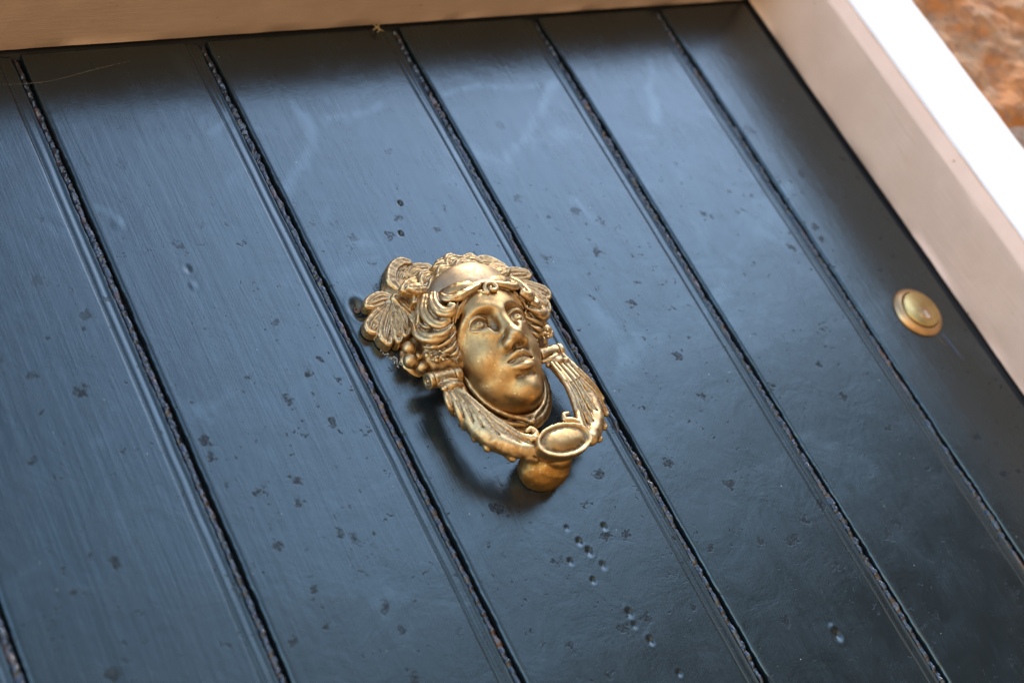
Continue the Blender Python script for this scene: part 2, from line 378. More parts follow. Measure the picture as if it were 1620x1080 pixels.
door = tag(empty('boarded_door'), 'dark blue painted door of upright tongue and groove boards with flaking seams', 'door')
JAMB = 0.4355                                            # left face of the right-hand jamb (x)
TOP = 0.3115                                             # underside of the lintel (z)
SEAMS = [-0.330, -0.2052, -0.0778, 0.0757, 0.2045, 0.3313]
ZB = -0.42
def fbm(x, z, s, seed=0.0):
    return noise.fractal(Vector((x*s+seed, z*s, seed*1.7)), 1.0, 2.0, 3)
DENTS = [(750, 190), (800, 245), (840, 285), (765, 325), (895, 340), (855, 400), (900, 185), (1000, 530), (1020, 580), (1085, 640), (1200, 770)]
DENT = []
for i, (x, y) in enumerate(DENTS):
    p = P(600+x/2.531, 760+y/2.531); DENT.append((p[0]/1000, p[2]/1000, 0.0011+0.0006*((i*7)%5)/4, 0.0006+0.0006*((i*3)%4)/3))
for (x, y, rr, dd) in [(633, 322, 0.0012, 0.002), (634, 370, 0.0012, 0.002), (297, 425, 0.0018, 0.0006), (305, 452, 0.002, -0.0003), (186, 354, 0.003, -0.00025), (1324, 1003, 0.0024, 0.0012), (1318, 994, 0.0018, -0.0005), (566, 489, 0.0040, 0.0026)]:
    p = P(x, y); DENT.append((p[0]/1000, p[2]/1000, rr, dd))
def dent_depth(X, Z):
    h = np.zeros_like(X)
    for (x, z, r, d) in DENT:
        q = np.sqrt(((X-x)/r)**2+((Z-z)/(r*1.5))**2); h -= d*np.exp(-q**2*1.2)
        h += 0.10*d*np.exp(-((q-1.7)/0.45)**2)
    return h
def make_plank(x0, x1, seed, bead=True):
    """one board: x0 its left edge, x1 the start of the next board; profile bead and channel at its right side"""
    w = x1-x0
    prof = [(0.0006, -0.0100), (0.0006, -0.0016), (0.0009, -0.0006), (0.0016, 0.0), (0.0030, 0.0002)]
    if bead:
        body_end = w-0.0158
        tail = [(w-0.0150, -0.0003), (w-0.0143, -0.0016), (w-0.0137, -0.0012), (w-0.0128, -0.0008), (w-0.0100, -0.0013), (w-0.0074, -0.0020), (w-0.0067, -0.0012), (w-0.0060, -0.0012), (w-0.0057, -0.0045), (w-0.0056, -0.0100)]
    else:
        body_end = w-0.0035
        tail = [(w-0.0018, -0.0003), (w-0.0008, -0.0012), (w-0.0004, -0.0030), (w-0.0004, -0.0400)]
    nb = int((body_end-0.003)/0.0011)
    xs = [p[0] for p in prof]+list(np.linspace(0.003, body_end, nb+1)[1:])+[p[0] for p in tail]
    ys = [p[1] for p in prof]+[0.0002]*nb+[p[1] for p in tail]
    zt = TOP-0.0036
    zs = np.arange(ZB, zt, 0.0011); zs = np.append(zs, zt)
    X = np.array(xs)[None, :]+np.zeros((len(zs), 1)); Y = np.array(ys)[None, :]+np.zeros((len(zs), 1)); Z = zs[:, None]+np.zeros_like(X)
    rng = np.random.RandomState(seed)
    def rn(nz, amp):                                    # smooth 1D wander along the board
        k = rng.uniform(-1, 1, nz); return amp*np.interp(np.linspace(0, nz-1, len(zs)), np.arange(nz), k)
    X[:, :3] += (rn(60, 0.0003)+rn(260, 0.00018))[:, None]
    if bead: X[:, -3:] += (rn(80, 0.0004)+rn(300, 0.0003))[:, None]; X[:, -10:-3] += rn(40, 0.00025)[:, None]
    cx = (X-w/2)/w
    Y += -0.0006*cx*cx+rn(14, 0.00035)[:, None]*cx+rn(10, 0.00025)[:, None]
    Y += dent_depth(X+x0, Z)*(np.array(ys)[None, :] > -0.0003)
    V = np.stack([X+x0, -Y, Z], -1).reshape(-1, 3)
    nx, nz = X.shape[1], X.shape[0]; a = np.arange(nz-1)[:, None]*nx+np.arange(nx-1)[None, :]
    F = np.stack([a, a+1, a+nx+1, a+nx], -1).reshape(-1, 4)
    # top and back closing faces
    n0 = len(V); back = 0.034
    V = np.vstack([V, [(x0+xs[0], back, ZB), (x0+xs[-1], back, ZB), (x0+xs[-1], back, zt), (x0+xs[0], back, zt)]])
    faces = [tuple(f) for f in F]
    faces.append(tuple([(nz-1)*nx+i for i in range(nx)])+(n0+2, n0+3)); faces.append((n0+1, n0, n0+3, n0+2))
    faces.append(tuple([i*nx for i in range(nz-1, -1, -1)])+(n0, n0+3)[::1]) if False else None
    faces = [f for f in faces if f is not None]
    o = link_mesh('plank', V, np.array(faces, dtype=object), M_PAINT, door)
    return o
edges = [-0.470]+SEAMS+[JAMB-0.0050]
for i in range(len(edges)-1):
    make_plank(edges[i], edges[i+1], 10+i, bead=i < len(edges)-2)
def make_filler(x, seed):
    """the crumbling caulk in one seam: a lumpy rope of paint-clogged filler lying in the channel"""
    rng = np.random.RandomState(seed); zs = np.arange(ZB, TOP-0.006, 0.0006); n = 13
    k = [rng.uniform(-1, 1, m) for m in (90, 260, 700, 240, 240)]
    f = [np.interp(np.linspace(0, len(q)-1, len(zs)), np.arange(len(q)), q) for q in k]
    V = []; mk = rng.uniform(-1, 1, 30)
    for j in range(n):
        u = j/(n-1); xx = x-0.0057+0.0060*u
        prof = -0.0042+0.0034*math.sin(math.pi*min(1, u*1.15))**0.6
        rr = rng.uniform(-1, 1, 420); r2 = np.interp(np.linspace(0, 419, len(zs)), np.arange(420), rr)
        mod = np.clip(0.55+0.75*np.interp(np.linspace(0, 29, len(zs)), np.arange(30), mk), 0.12, 1.1); tw = np.sin(zs*150+u*5.2+f[0]*5.0)*0.0005+np.sin(zs*420-u*6+f[1]*4)*0.0003+f[4]*0.0006*np.sin(u*5)
        y = prof-0.0007*(1.1-mod)+tw*mod+r2*0.00028*mod+f[1]*0.0006+f[2]*0.0002
        if u > 0.85: y = y-0.004*(u-0.85)/0.15
        V.append(np.stack([np.full(len(zs), xx)+(f[3]*0.0004+f[0]*0.0006)*math.sin(math.pi*u), -y, zs], 1))
    V = np.array(V).transpose(1, 0, 2).reshape(-1, 3); nz = len(zs)
    a = np.arange(nz-1)[:, None]*n+np.arange(n-1)[None, :]
    F = np.stack([a, a+1, a+n+1, a+n], -1).reshape(-1, 4)
    V2 = V.copy(); V2[:, 1] = 0.0095; m = len(V)
    F2 = (F+m)[:, ::-1]; sides = []
    for col in (0, n-1):
        b = np.arange(nz-1)*n+col; q = np.stack([b, b+n, b+n+m, b+m], 1); sides.append(q if col else q[:, ::-1])
    link_mesh('seam_filler', np.vstack([V, V2]), np.vstack([F, F2]+sides), M_FILL, door)
for i, x in enumerate(SEAMS): make_filler(x, 50+i)

def box(name, lo, hi, mat, parent, bev=0.0, sub=None, wob=0.0, seed=0):
    """a bevelled, gently uneven board"""
    bm = bmesh.new(); bmesh.ops.create_cube(bm, size=1)
    for v in bm.verts: v.co = Vector([(lo[i]+hi[i])/2+v.co[i]*(hi[i]-lo[i]) for i in range(3)])
    if bev > 0: bmesh.ops.bevel(bm, geom=bm.edges[:], offset=bev, segments=3, profile=0.6, affect='EDGES')
    if sub is not None:
        ax, step = sub; n = int((hi[ax]-lo[ax])/step)
        for i in range(1, n):
            co = [0, 0, 0]; co[ax] = lo[ax]+i*(hi[ax]-lo[ax])/n; no = [0, 0, 0]; no[ax] = 1
            bmesh.ops.bisect_plane(bm, geom=bm.verts[:]+bm.edges[:]+bm.faces[:], plane_co=co, plane_no=no)
        for v in bm.verts:
            p = v.co*1.0
            for k in range(3):
                if k == ax: continue
                v.co[k] += wob*noise.noise(Vector((p[ax]*38+seed+k*7, (p[0]+p[1]+p[2])*3, seed)))+wob*0.5*noise.noise(Vector((p[ax]*160+seed+k*7, 0, seed)))
    me = bpy.data.meshes.new(name); bm.to_mesh(me); bm.free(); me.polygons.foreach_set('use_smooth', [True]*len(me.polygons)); me.materials.append(mat)
    o = bpy.data.objects.new(name, me); COL.objects.link(o); o.parent = parent
    return o
def prism(name, ring, z0, z1, axis, mat, parent, step=0.006, wob=0.0003, seed=0):
    """a section (closed list of 2D points) run along an axis, with a slightly hand-planed surface"""
    n = len(ring); ts = np.arange(z0, z1, step); V = []
    for t_ in ts:
        for k, (a, b) in enumerate(ring):
            da = wob*(noise.noise(Vector((t_*30+seed, k*0.35, 0)))+0.6*noise.noise(Vector((t_*140+seed, k*0.35, 3)))); db = wob*(noise.noise(Vector((t_*30+seed, k*0.35, 9)))+0.6*noise.noise(Vector((t_*140, k*0.35, seed))))
            V.append((a+da, b+db, t_) if axis == 'z' else (t_, a+da, b+db))
    m = len(ts); F = []
    for i in range(m-1):
        for k in range(n):
            k2 = (k+1) % n; F.append((i*n+k, i*n+k2, (i+1)*n+k2, (i+1)*n+k))
    F.append(tuple(range(n))[::-1]); F.append(tuple((m-1)*n+k for k in range(n)))
    o = link_mesh(name, V, np.array(F, dtype=object), mat, parent)
    bm = bmesh.new(); bm.from_mesh(o.data); bmesh.ops.recalc_face_normals(bm, faces=bm.faces); bm.to_mesh(o.data); bm.free()
    return o
def rounded(pts, r, seg=4):
    out = []
    for i, p in enumerate(pts):
        a, b, c = Vector(pts[i-1]), Vector(p), Vector(pts[(i+1) % len(pts)]); rr = r[i] if isinstance(r, (list, tuple)) else r
        d0, d1 = (a-b).normalized()*rr, (c-b).normalized()*rr
        for s in range(seg+1):
            t = s/seg; out.append(tuple((b+d0)*(1-t)**2+b*2*t*(1-t)+(b+d1)*t*t))
    res = []
    for i, p in enumerate(out):                        # long flats get extra points
        q = out[(i+1) % len(out)]; d = math.dist(p, q); m = max(1, int(d/0.008))
        for s in range(m): res.append((p[0]+(q[0]-p[0])*s/m, p[1]+(q[1]-p[1])*s/m))
    return res
frame = tag(empty('door_frame'), 'beige painted timber door frame with a front face coloured white for sunlight around the blue door', 'door frame')
XF = 0.5165                                             # outer edge of the white face
# right jamb: reveal face (beige) with a chamfer, then the front board, coloured white for sunlight
prism('jamb', rounded([(JAMB+0.018, 0.060), (JAMB+0.018, 0.0015), (JAMB, -0.0008), (JAMB, -0.0655), (JAMB+0.0085, -0.0735), (JAMB+0.080, -0.0735), (JAMB+0.080, 0.060)], [0.001, 0.0005, 0.0004, 0.002, 0.002, 0.001, 0.001]), -0.75, TOP+0.06, 'z', M_BEIGE, frame, seed=3)
prism('front_board', rounded([(JAMB+0.0092, -0.0737), (JAMB+0.0100, -0.0762), (XF, -0.0765), (XF+0.001, -0.0740)], [0.0006, 0.001, 0.002, 0.0006]), -0.75, TOP+0.06, 'z', M_SUNLIT_WHITE, frame, seed=5)
prism('lintel', rounded([(0.060, TOP+0.018), (0.0015, TOP+0.018), (-0.0008, TOP), (-0.0655, TOP), (-0.0735, TOP+0.0085), (-0.0735, TOP+0.09), (0.060, TOP+0.09)], [0.001, 0.0005, 0.0004, 0.002, 0.002, 0.001, 0.001]), -0.62, JAMB-0.0003, 'x', M_BEIGE_SHADED, frame, seed=8, wob=0.00028)
prism('light_leak_stop', rounded([(0.0344, TOP+0.0175), (0.0344, TOP-0.014), (0.0595, TOP-0.014), (0.0595, TOP+0.0175)], 0.0005), -0.62, JAMB, 'x', M_BEIGE_SHADED, frame, seed=9, step=0.02)  # unseen backing, added to keep light from leaking into the gap
prism('light_leak_stop', rounded([(JAMB+0.0175, 0.0344), (JAMB-0.014, 0.0344), (JAMB-0.014, 0.0595), (JAMB+0.0175, 0.0595)], 0.0005), -0.75, TOP-0.015, 'z', M_BEIGE, frame, seed=9, step=0.02)

# ------------------------------------------------------------------ stone wall beside the frame
def stone_mat():
    t = NT('orange_sandstone'); c = t.obj()
    n = t.noise(c, 55, 9, 0.7, 0.5); n2 = t.noise(c, 120, 6, 0.7, 0.4); n3 = t.noise(c, 14, 4, 0.6)
    col = t.mix(t.ramp(n, 0.32, 0.62), (0.24, 0.105, 0.035), (0.46, 0.165, 0.032))
    col = t.mix(t.ramp(n2, 0.55, 0.74), col, (0.44, 0.22, 0.085))
    col = t.mix(t.math('MULTIPLY', t.ramp(n2, 0.46, 0.36), 0.5), col, (0.20, 0.13, 0.10))
    col = t.mix(t.math('MULTIPLY', t.ramp(n3, 0.58, 0.42), 0.4), col, (0.30, 0.24, 0.15))
    t.set(Base_Color=col, Roughness=0.85, Normal=t.bump(t.math('ADD', n, t.math('MULTIPLY', n2, 0.8)), 0.8, 0.0025))
    return t.m
def mortar_mat():
    t = NT('lime_mortar'); c = t.obj(); n = t.noise(c, 70, 7, 0.7); n2 = t.noise(c, 400, 4, 0.7)
    col = t.mix(t.ramp(n, 0.35, 0.65), (0.24, 0.155, 0.09), (0.44, 0.30, 0.21)); col = t.mix(t.math('MULTIPLY', t.ramp(n2, 0.62, 0.7), 0.7), col, (0.09, 0.06, 0.05))
    t.set(Base_Color=col, Roughness=0.9, Normal=t.bump(t.math('ADD', n, n2), 0.9, 0.002)); return t.m
M_STONE, M_MORTAR = stone_mat(), mortar_mat()
wall = tag(empty('stone_wall'), 'rough orange stone wall with lime mortar beyond the white edge of the door frame', 'wall')
def patch(name, x0, x1, z0, z1, y, amp, mat, seed, round_=0.0, step=0.0022):
    xs = np.arange(x0, x1+step, step); zs = np.arange(z0, z1+step, step); V = []
    cx, cz = (x0+x1)/2, (z0+z1)/2
    for z in zs:
        for x in xs:
            p = Vector((x*18+seed, z*18, seed)); h = noise.fractal(p, 0.9, 2.1, 5)*amp
            e = min(x-x0, x1-x, z-z0, z1-z)+noise.noise(Vector((x*60, z*60, seed)))*0.006
            if round_ > 0: h -= round_*math.exp(-max(0, e)/0.007)
            V.append((x, y-h, z))
    nx = len(xs); a = np.arange(len(zs)-1)[:, None]*nx+np.arange(nx-1)[None, :]
    F = np.stack([a, a+1, a+nx+1, a+nx], -1).reshape(-1, 4)
    m = len(V); V2 = [(v[0], y+0.05, v[2]) for v in V]; V = V+V2; F2 = (F+m)[:, ::-1]
    S_ = []
    nz = len(zs)
    b = np.arange(nx-1); S_.append(np.stack([b+1, b, b+m, b+1+m], 1)); b2 = b+(nz-1)*nx; S_.append(np.stack([b2, b2+1, b2+1+m, b2+m], 1))
    d = np.arange(nz-1)*nx; S_.append(np.stack([d, d+nx, d+nx+m, d+m], 1)); d2 = d+nx-1; S_.append(np.stack([d2+nx, d2, d2+m, d2+nx+m], 1))
    return link_mesh(name, V, np.vstack([F, F2]+S_), mat, wall)
patch('mortar', XF+0.002, 1.0, -0.35, 0.55, -0.050, 0.004, M_MORTAR, 3.1, step=0.004)
patch('stone', XF+0.010, 0.72, 0.098, 0.50, -0.058, 0.0075, M_STONE, 7.7, round_=0.012)
patch('stone', XF+0.014, 0.70, -0.08, 0.070, -0.058, 0.0075, M_STONE, 12.3, round_=0.012)

# ------------------------------------------------------------------ the lock
def lock_mat(name, base):
    t = NT(name); c = t.obj(); n = t.noise(c, 300, 4, 0.6); n2 = t.noise(c, 60, 4)
    col = t.mix(t.ramp(n2, 0.4, 0.7), base, tuple(v*0.72 for v in base))
    t.set(Base_Color=col, Metallic=1.0, Roughness=t.ramp(n, 0.3, 0.7, 0.30, 0.44), Normal=t.bump(n, 0.15, 0.0003)); return t.m
M_LOCK, M_LOCKRIM = lock_mat('lock_brass', (0.60, 0.42, 0.16)), lock_mat('lock_rim_brass', (0.58, 0.36, 0.17))
def lathe(name, prof, mat, parent, n=96, hole=None, at=(0, 0)):
    """turn a (radius, out) profile in millimetres about the axis standing out of the door"""
    V = []; F = []
    for r_, o_ in prof:
        for i in range(n):
            a = 2*math.pi*i/n; V.append(((at[0]+r_*math.cos(a))*0.001, -o_*0.001, (at[1]+r_*math.sin(a))*0.001))
    for j in range(len(prof)-1):
        for i in range(n):
            i2 = (i+1) % n; F.append((j*n+i, j*n+i2, (j+1)*n+i2, (j+1)*n+i))
    F.append(tuple(range(n))[::-1]); F.append(tuple((len(prof)-1)*n+i for i in range(n)))
    o = link_mesh(name, V, np.array(F, dtype=object), mat, parent)
    bm = bmesh.new(); bm.from_mesh(o.data); bmesh.ops.recalc_face_normals(bm, faces=bm.faces); bm.to_mesh(o.data); bm.free()
    return o
lp = P(1456, 490, 4)*0.001
_q = P(1400+650/9.82, 435+570/9.82, 6)-P(1400+590/9.82, 435+500/9.82, 6); PLUG = (float(_q[0]), float(_q[2]))
lock = tag(empty('cylinder_lock', (lp[0], 0, lp[2])), 'round brass cylinder lock with a shiny keyhole set in the door near its right edge', 'lock')
lathe('rim', [(22.0, -0.3), (22.0, 0.6), (21.6, 1.6), (20.4, 2.6), (18.2, 4.0), (17.4, 4.3), (16.8, 4.2), (16.6, 3.2), (16.4, -0.3)], M_LOCKRIM, lock)
lathe('cylinder_face', [(16.0, -0.2), (16.0, 5.0), (15.7, 5.6), (14.9, 5.9), (1.0, 6.0)], M_LOCK, lock)
lathe('plug', [(6.4, 5.5), (6.4, 6.15), (6.2, 6.35), (5.7, 6.4), (1.0, 6.4)], M_LOCKRIM, lock, at=PLUG)
lathe('plug_ring', [(7.1, 5.0), (7.1, 6.05), (6.9, 6.12), (6.6, 6.05), (6.55, 5.0)], M_LOCK, lock, at=PLUG)
def keyhole():
    t = NT('worn_keyway_steel'); t.set(Base_Color=(0.9, 0.85, 0.75), Metallic=1.0, Roughness=0.22)
    bm = bmesh.new(); pts = []
    for i in range(14):
        a = math.radians(-60+300*i/13)+math.radians(0); pts.append((1.7*math.sin(a+math.pi)*-1, 1.2+1.7*math.cos(a+math.pi)*-1))
    pts = [(1.5*math.cos(a), -2.8+1.7*math.sin(a)) for a in np.linspace(math.radians(130), math.radians(410), 14)]+[(0.75, 2.6), (-0.75, 2.6)]
    top = [bm.verts.new((x*0.001, -0.0065, z*0.001)) for x, z in pts]; bot = [bm.verts.new((x*0.001, -0.0058, z*0.001)) for x, z in pts]
    bm.faces.new(top); bm.faces.new(bot[::-1])
    for i in range(len(pts)):
        j = (i+1) % len(pts); bm.faces.new((top[i], bot[i], bot[j], top[j]))
    bmesh.ops.recalc_face_normals(bm, faces=bm.faces)
    bmesh.ops.translate(bm, verts=bm.verts, vec=(PLUG[0]*0.001, -0.0002, PLUG[1]*0.001-0.0008))
    bmesh.ops.rotate(bm, verts=bm.verts, cent=(0, 0, 0), matrix=Matrix.Rotation(math.radians(3), 3, 'Y'))
    me = bpy.data.meshes.new('keyhole'); bm.to_mesh(me); bm.free(); me.materials.append(t.m)
    o = bpy.data.objects.new('keyhole', me); COL.objects.link(o); o.parent = lock
keyhole()

# paint run below the lock, an old screw hole, smear of dried polish, a cobweb thread and a wisp of straw
def ribbon(name, pts, rad, mat, parent, seg=8):
    """a thin tapering thread or run (points in metres)"""
    pp = spline(np.array(pts, float), 12); rr = spline(np.array(rad, float)[:, None], 12)[:, 0]; V = []; F = []
    for i, p in enumerate(pp):
        t_ = pp[min(i+1, len(pp)-1)]-pp[max(i-1, 0)]; t_ = t_/max(np.linalg.norm(t_), 1e-9)
        a = np.cross(t_, [0, 1, 0.2]); a /= np.linalg.norm(a); b = np.cross(t_, a)
        for k in range(seg):
            w = 2*math.pi*k/seg; V.append(p+(a*math.cos(w)+b*math.sin(w))*max(rr[i], 1.5e-5))
    for i in range(len(pp)-1):
        for k in range(seg): F.append((i*seg+k, i*seg+(k+1) % seg, (i+1)*seg+(k+1) % seg, (i+1)*seg+k))
    F.append(tuple(range(seg))[::-1]); F.append(tuple((len(pp)-1)*seg+k for k in range(seg)))
    o = link_mesh(name, V, np.array(F, dtype=object), mat, parent)
    bm = bmesh.new(); bm.from_mesh(o.data); bmesh.ops.recalc_face_normals(bm, faces=bm.faces); bm.to_mesh(o.data); bm.free()
    return o
def D(x, y, out=0.2):
    p = P(x, y, out); return np.array([p[0], -p[1], p[2]])*0.001
def plain(name, col, rough=0.6, metal=0.0):
    t = NT(name); c = t.obj(); n = t.noise(c, 500, 4, 0.6); t.set(Base_Color=t.mix(t.ramp(n, 0.35, 0.65), col, tuple(v*0.6 for v in col)), Roughness=rough, Metallic=metal, Normal=t.bump(n, 0.5, 0.0004)); return t.m
M_RUN = plain('old_blue_paint', (0.035, 0.05, 0.09), 0.4)
ribbon('paint_run', [D(1489, 527, -0.4), D(1503, 543, -0.2), D(1517, 561, -0.15), D(1531, 577, -0.6)], [0.0008, 0.0011, 0.0008, 0.0003], M_RUN, door)
ribbon('paint_run', [D(1481, 530, -0.2), D(1490, 540, -0.1), D(1503, 553, -0.3)], [0.0003, 0.0004, 0.0002], plain('stray_brown_run', (0.12, 0.06, 0.035), 0.4), door)
M_SMEAR = plain('dried_polish', (0.42, 0.40, 0.34), 0.8)
rs = random.Random(3)
sm = []
for i in range(34):
    t_ = rs.random(); x = 596+38*t_+rs.gauss(0, 2.2); y = 545+34*t_+rs.gauss(0, 2.2); p = D(x, y, 0.25); sm.append((p, rs.uniform(0.00025, 0.0009), rs.uniform(0, 3.14)))
def flakes(name, items, mat, parent, th=0.00025):
    V = []; F = []
    for p, r_, a in items:
        n = 7; b = len(V)
        for lay in (0, 1):
            for k in range(n):
                w = 2*math.pi*k/n; q = r_*(0.6+0.8*rs.random()); u, v = q*1.6*math.cos(w), q*0.6*math.sin(w)
                V.append((p[0]+u*math.cos(a)-v*math.sin(a), p[1]+(0.0002 if lay else -th), p[2]+u*math.sin(a)+v*math.cos(a)))
        F.append(tuple(b+k for k in range(n))); F.append(tuple(b+n+k for k in range(n))[::-1])
        for k in range(n): F.append((b+(k+1) % n, b+k, b+n+k, b+n+(k+1) % n))
    return link_mesh(name, V, np.array(F, dtype=object), mat, parent, smooth=False)
flakes('polish_smear', sm, M_SMEAR, door)
hp = D(566, 489, 0)
lathe('screw_hole', [(2.6, -1.6), (2.3, -0.9), (1.9, -0.75), (1.5, -1.1), (1.2, -1.7), (0.6, -1.8)], plain('torn_wood', (0.10, 0.055, 0.03), 0.5), door, n=24, at=(hp[0]*1000, hp[2]*1000))
M_STRAW = plain('straw', (0.42, 0.30, 0.15), 0.6)
straw = tag(empty('straw_wisp', tuple(D(597, 42, 3))), 'tiny wisp of dry straw caught where the lintel meets the top of the door', 'straw')
so = np.array(straw.location)
for a, b, c_ in (((588, 36), (597, 44), (607, 50)), ((590, 48), (597, 43), (603, 36)), ((598, 40), (600, 47), (597, 52))):
    ribbon('stalk', [D(*a, 3)-so, D(*b, 5)-so, D(*c_, 4)-so], [0.0003, 0.0005, 0.0002], M_STRAW, straw)
web = tag(ribbon('cobweb_thread', [D(4, 134, 2), D(48, 132, 5), D(90, 126, 6), D(150, 110, 5), D(205, 97, 2)], [0.00002, 0.00005, 0.00003, 0.00006, 0.00002], plain('cobweb', (0.42, 0.33, 0.22), 0.7), None), 'fine dusty cobweb thread strung over the top left of the blue door', 'cobweb')

M_GAP_SHADE = plain('gap_shade_black', (0.006, 0.006, 0.006), 0.7)  # black strip put in the gap to paint its shade
box('gap_shade_strip', (-0.62, 0.004, TOP-0.0030), (JAMB+0.014, 0.012, TOP+0.0175), M_GAP_SHADE, frame)
box('gap_shade_strip', (JAMB-0.0043, 0.004, -0.75), (JAMB+0.0175, 0.012, TOP-0.0033), M_GAP_SHADE, frame)
# ================================================================== the knocker
def K(cx, cy, out): return P(540+cx/2.511, 370+cy/2.511, out)
def K1(cx, cy, out): return P(540+cx/4.5, 380+cy/4.5, out)
def K3(cx, cy, out): return P(640+cx/4.5, 560+cy/4.5, out)
def mir(pts):
    q = np.array(pts, float); q = q.copy(); q[..., 0] *= -1; return q
VX = 0.45
knocker = tag(empty('door_knocker'), 'aged brass door knocker shaped as a wreathed head above a leafy hanging ring', 'door knocker')

# ---- face
def make_face():
    c = Clay((-36, 1, -40), (36, 56, 58), VX)
    c.ell((0, 6, 28), (30.5, 36, 33), 3)                    # skull
    c.ell((0, 5, 1.5), (26.8, 28.5, 28.5), 9)                     # jaw
    c.ell((0, 20, 4), (17, 15.5, 20), 8)                    # muzzle
    for s in (-1, 1):
        c.ell((s*14.5, 22.5, 12), (9.5, 11, 11), 7)         # cheekbones
    c.ell((0, 25.5, -16.5), (9.5, 9.0, 8.5), 7)               # chin
    c.ell((0, 31, 45), (20, 11, 12), 8)                     # forehead
    for s in (-1, 1):                                       # brows
        c.tube([(s*26, 20, 27), (s*21.5, 30, 35.5), (s*13.5, 36.2, 40), (s*6, 38.8, 39.6), (s*2, 39.5, 36)], [2.0, 2.6, 2.8, 2.8, 2.6], 4.0)
    for s in (-1, 1):                                       # sockets
        c.ell((s*13.4, 43.5, 32), (9.8, 10.3, 5.6), 2.6, rot=-6*s, op='cut')
        c.ell((s*7.4, 42, 28), (3.6, 7, 6.5), 3, op='cut')
    c.tube([(0, 38.6, 41), (0, 39.2, 32), (0, 41.0, 23), (0, 42.6, 15.5)], [4.0, 3.6, 3.9, 4.6], 3.0)   # nose
    c.ell((0, 43.0, 14.6), (4.6, 4.6, 4.3), 3.4)
    for s in (-1, 1):
        c.ell((s*5.4, 39.0, 11.2), (3.6, 5.4, 3.6), 3.4)
        c.ell((s*3.1, 42.0, 7.4), (1.5, 2.8, 1.6), 1.0, op='cut')
    for s in (-1, 1):                                       # eyes, lids, carved irises
        e = np.array((s*13.8, 27.8, 30.4)); c.ell(tuple(e), (9.0, 8.4, 7.4), 0.8)
        def on(ax, el, r):
            a, b = math.radians(ax*s), math.radians(el); return e+np.array((math.sin(a)*math.cos(b)*1.06, math.cos(a)*math.cos(b), math.sin(b)*0.88))*r
        c.tube([on(-54, -4, 7.6), on(-34, 22, 8.8), on(0, 38, 9.6), (on(32, 30, 9.2)), on(58, -2, 7.8)], [0.8, 1.6, 2.0, 1.7, 0.8], 0.4)
        c.tube([on(-54, -6, 7.6), on(-25, -28, 8.5), on(5, -36, 8.8), on(36, -26, 8.5), on(58, -4, 7.6)], [0.7, 1.05, 1.3, 1.05, 0.7], 0.45)
        c.tube([on(-50, -2, 8.5), on(-32, 13, 9.0), on(0, 25, 9.3), on(30, 19, 9.1), on(54, -2, 8.4)], [0.35, 0.6, 0.7, 0.6, 0.35], 0.3, op='cut')
        c.tube([on(-46, -6, 8.4), on(-22, -19, 8.9), on(5, -24, 9.1), on(34, -18, 8.9), on(50, -5, 8.4)], [0.3, 0.4, 0.45, 0.4, 0.3], 0.3, op='cut')
        ring = [e+np.array((0.6*s+3.5*math.cos(a), 8.05, 0.5+3.3*math.sin(a))) for a in np.linspace(0, 2*math.pi, 13)]
        c.ell(tuple(e+np.array((0.8*s, 8.7, 0.9))), (1.0, 1.0, 1.0), 0.3, op='cut')
        c.tube(ring, 0.6, 0.35, op='cut', n=4)
    # mouth
    c.ell((0, 29.0, 0), (13, 7.5, 8.0), 5)
    c.tube([(-12.0, 30.6, 1.0), (-6.5, 35.6, 3.6), (-1.8, 38.2, 5.0), (0, 37.9, 4.4), (1.8, 38.2, 5.0), (6.5, 35.6, 3.6), (12.0, 30.6, 1.0)], [0.9, 1.9, 2.1, 1.9, 2.1, 1.9, 0.9], 1.2)
    c.tube([(-10.5, 31.0, -1.2), (-5.5, 35.6, -3.4), (0, 37.2, -4.2), (5.5, 35.6, -3.4), (10.5, 31.0, -1.2)], [0.9, 2.1, 2.7, 2.1, 0.9], 1.2)
    c.tube([(-12.4, 31.6, 0.9), (-6, 37.6, 0.9), (0, 40.4, 0.6), (6, 37.6, 0.9), (12.4, 31.6, 0.9)], [0.6, 1.0, 1.15, 1.0, 0.6], 0.7, op='cut')
    c.tube([(-6.5, 34.4, -9.2), (0, 36.4, -9.8), (6.5, 34.4, -9.2)], [0.8, 1.2, 0.8], 2.8, op='cut')       # fold under the lip
    c.tube([(0, 40.4, 9.4), (0, 40.2, 7.0)], [0.9, 0.9], 1.2, op='cut')                                  # philtrum
    c.noise(0.10, 5, 3)
    c.floor(2)
    return c.mesh('face', M_FACE, knocker)
face = make_face()

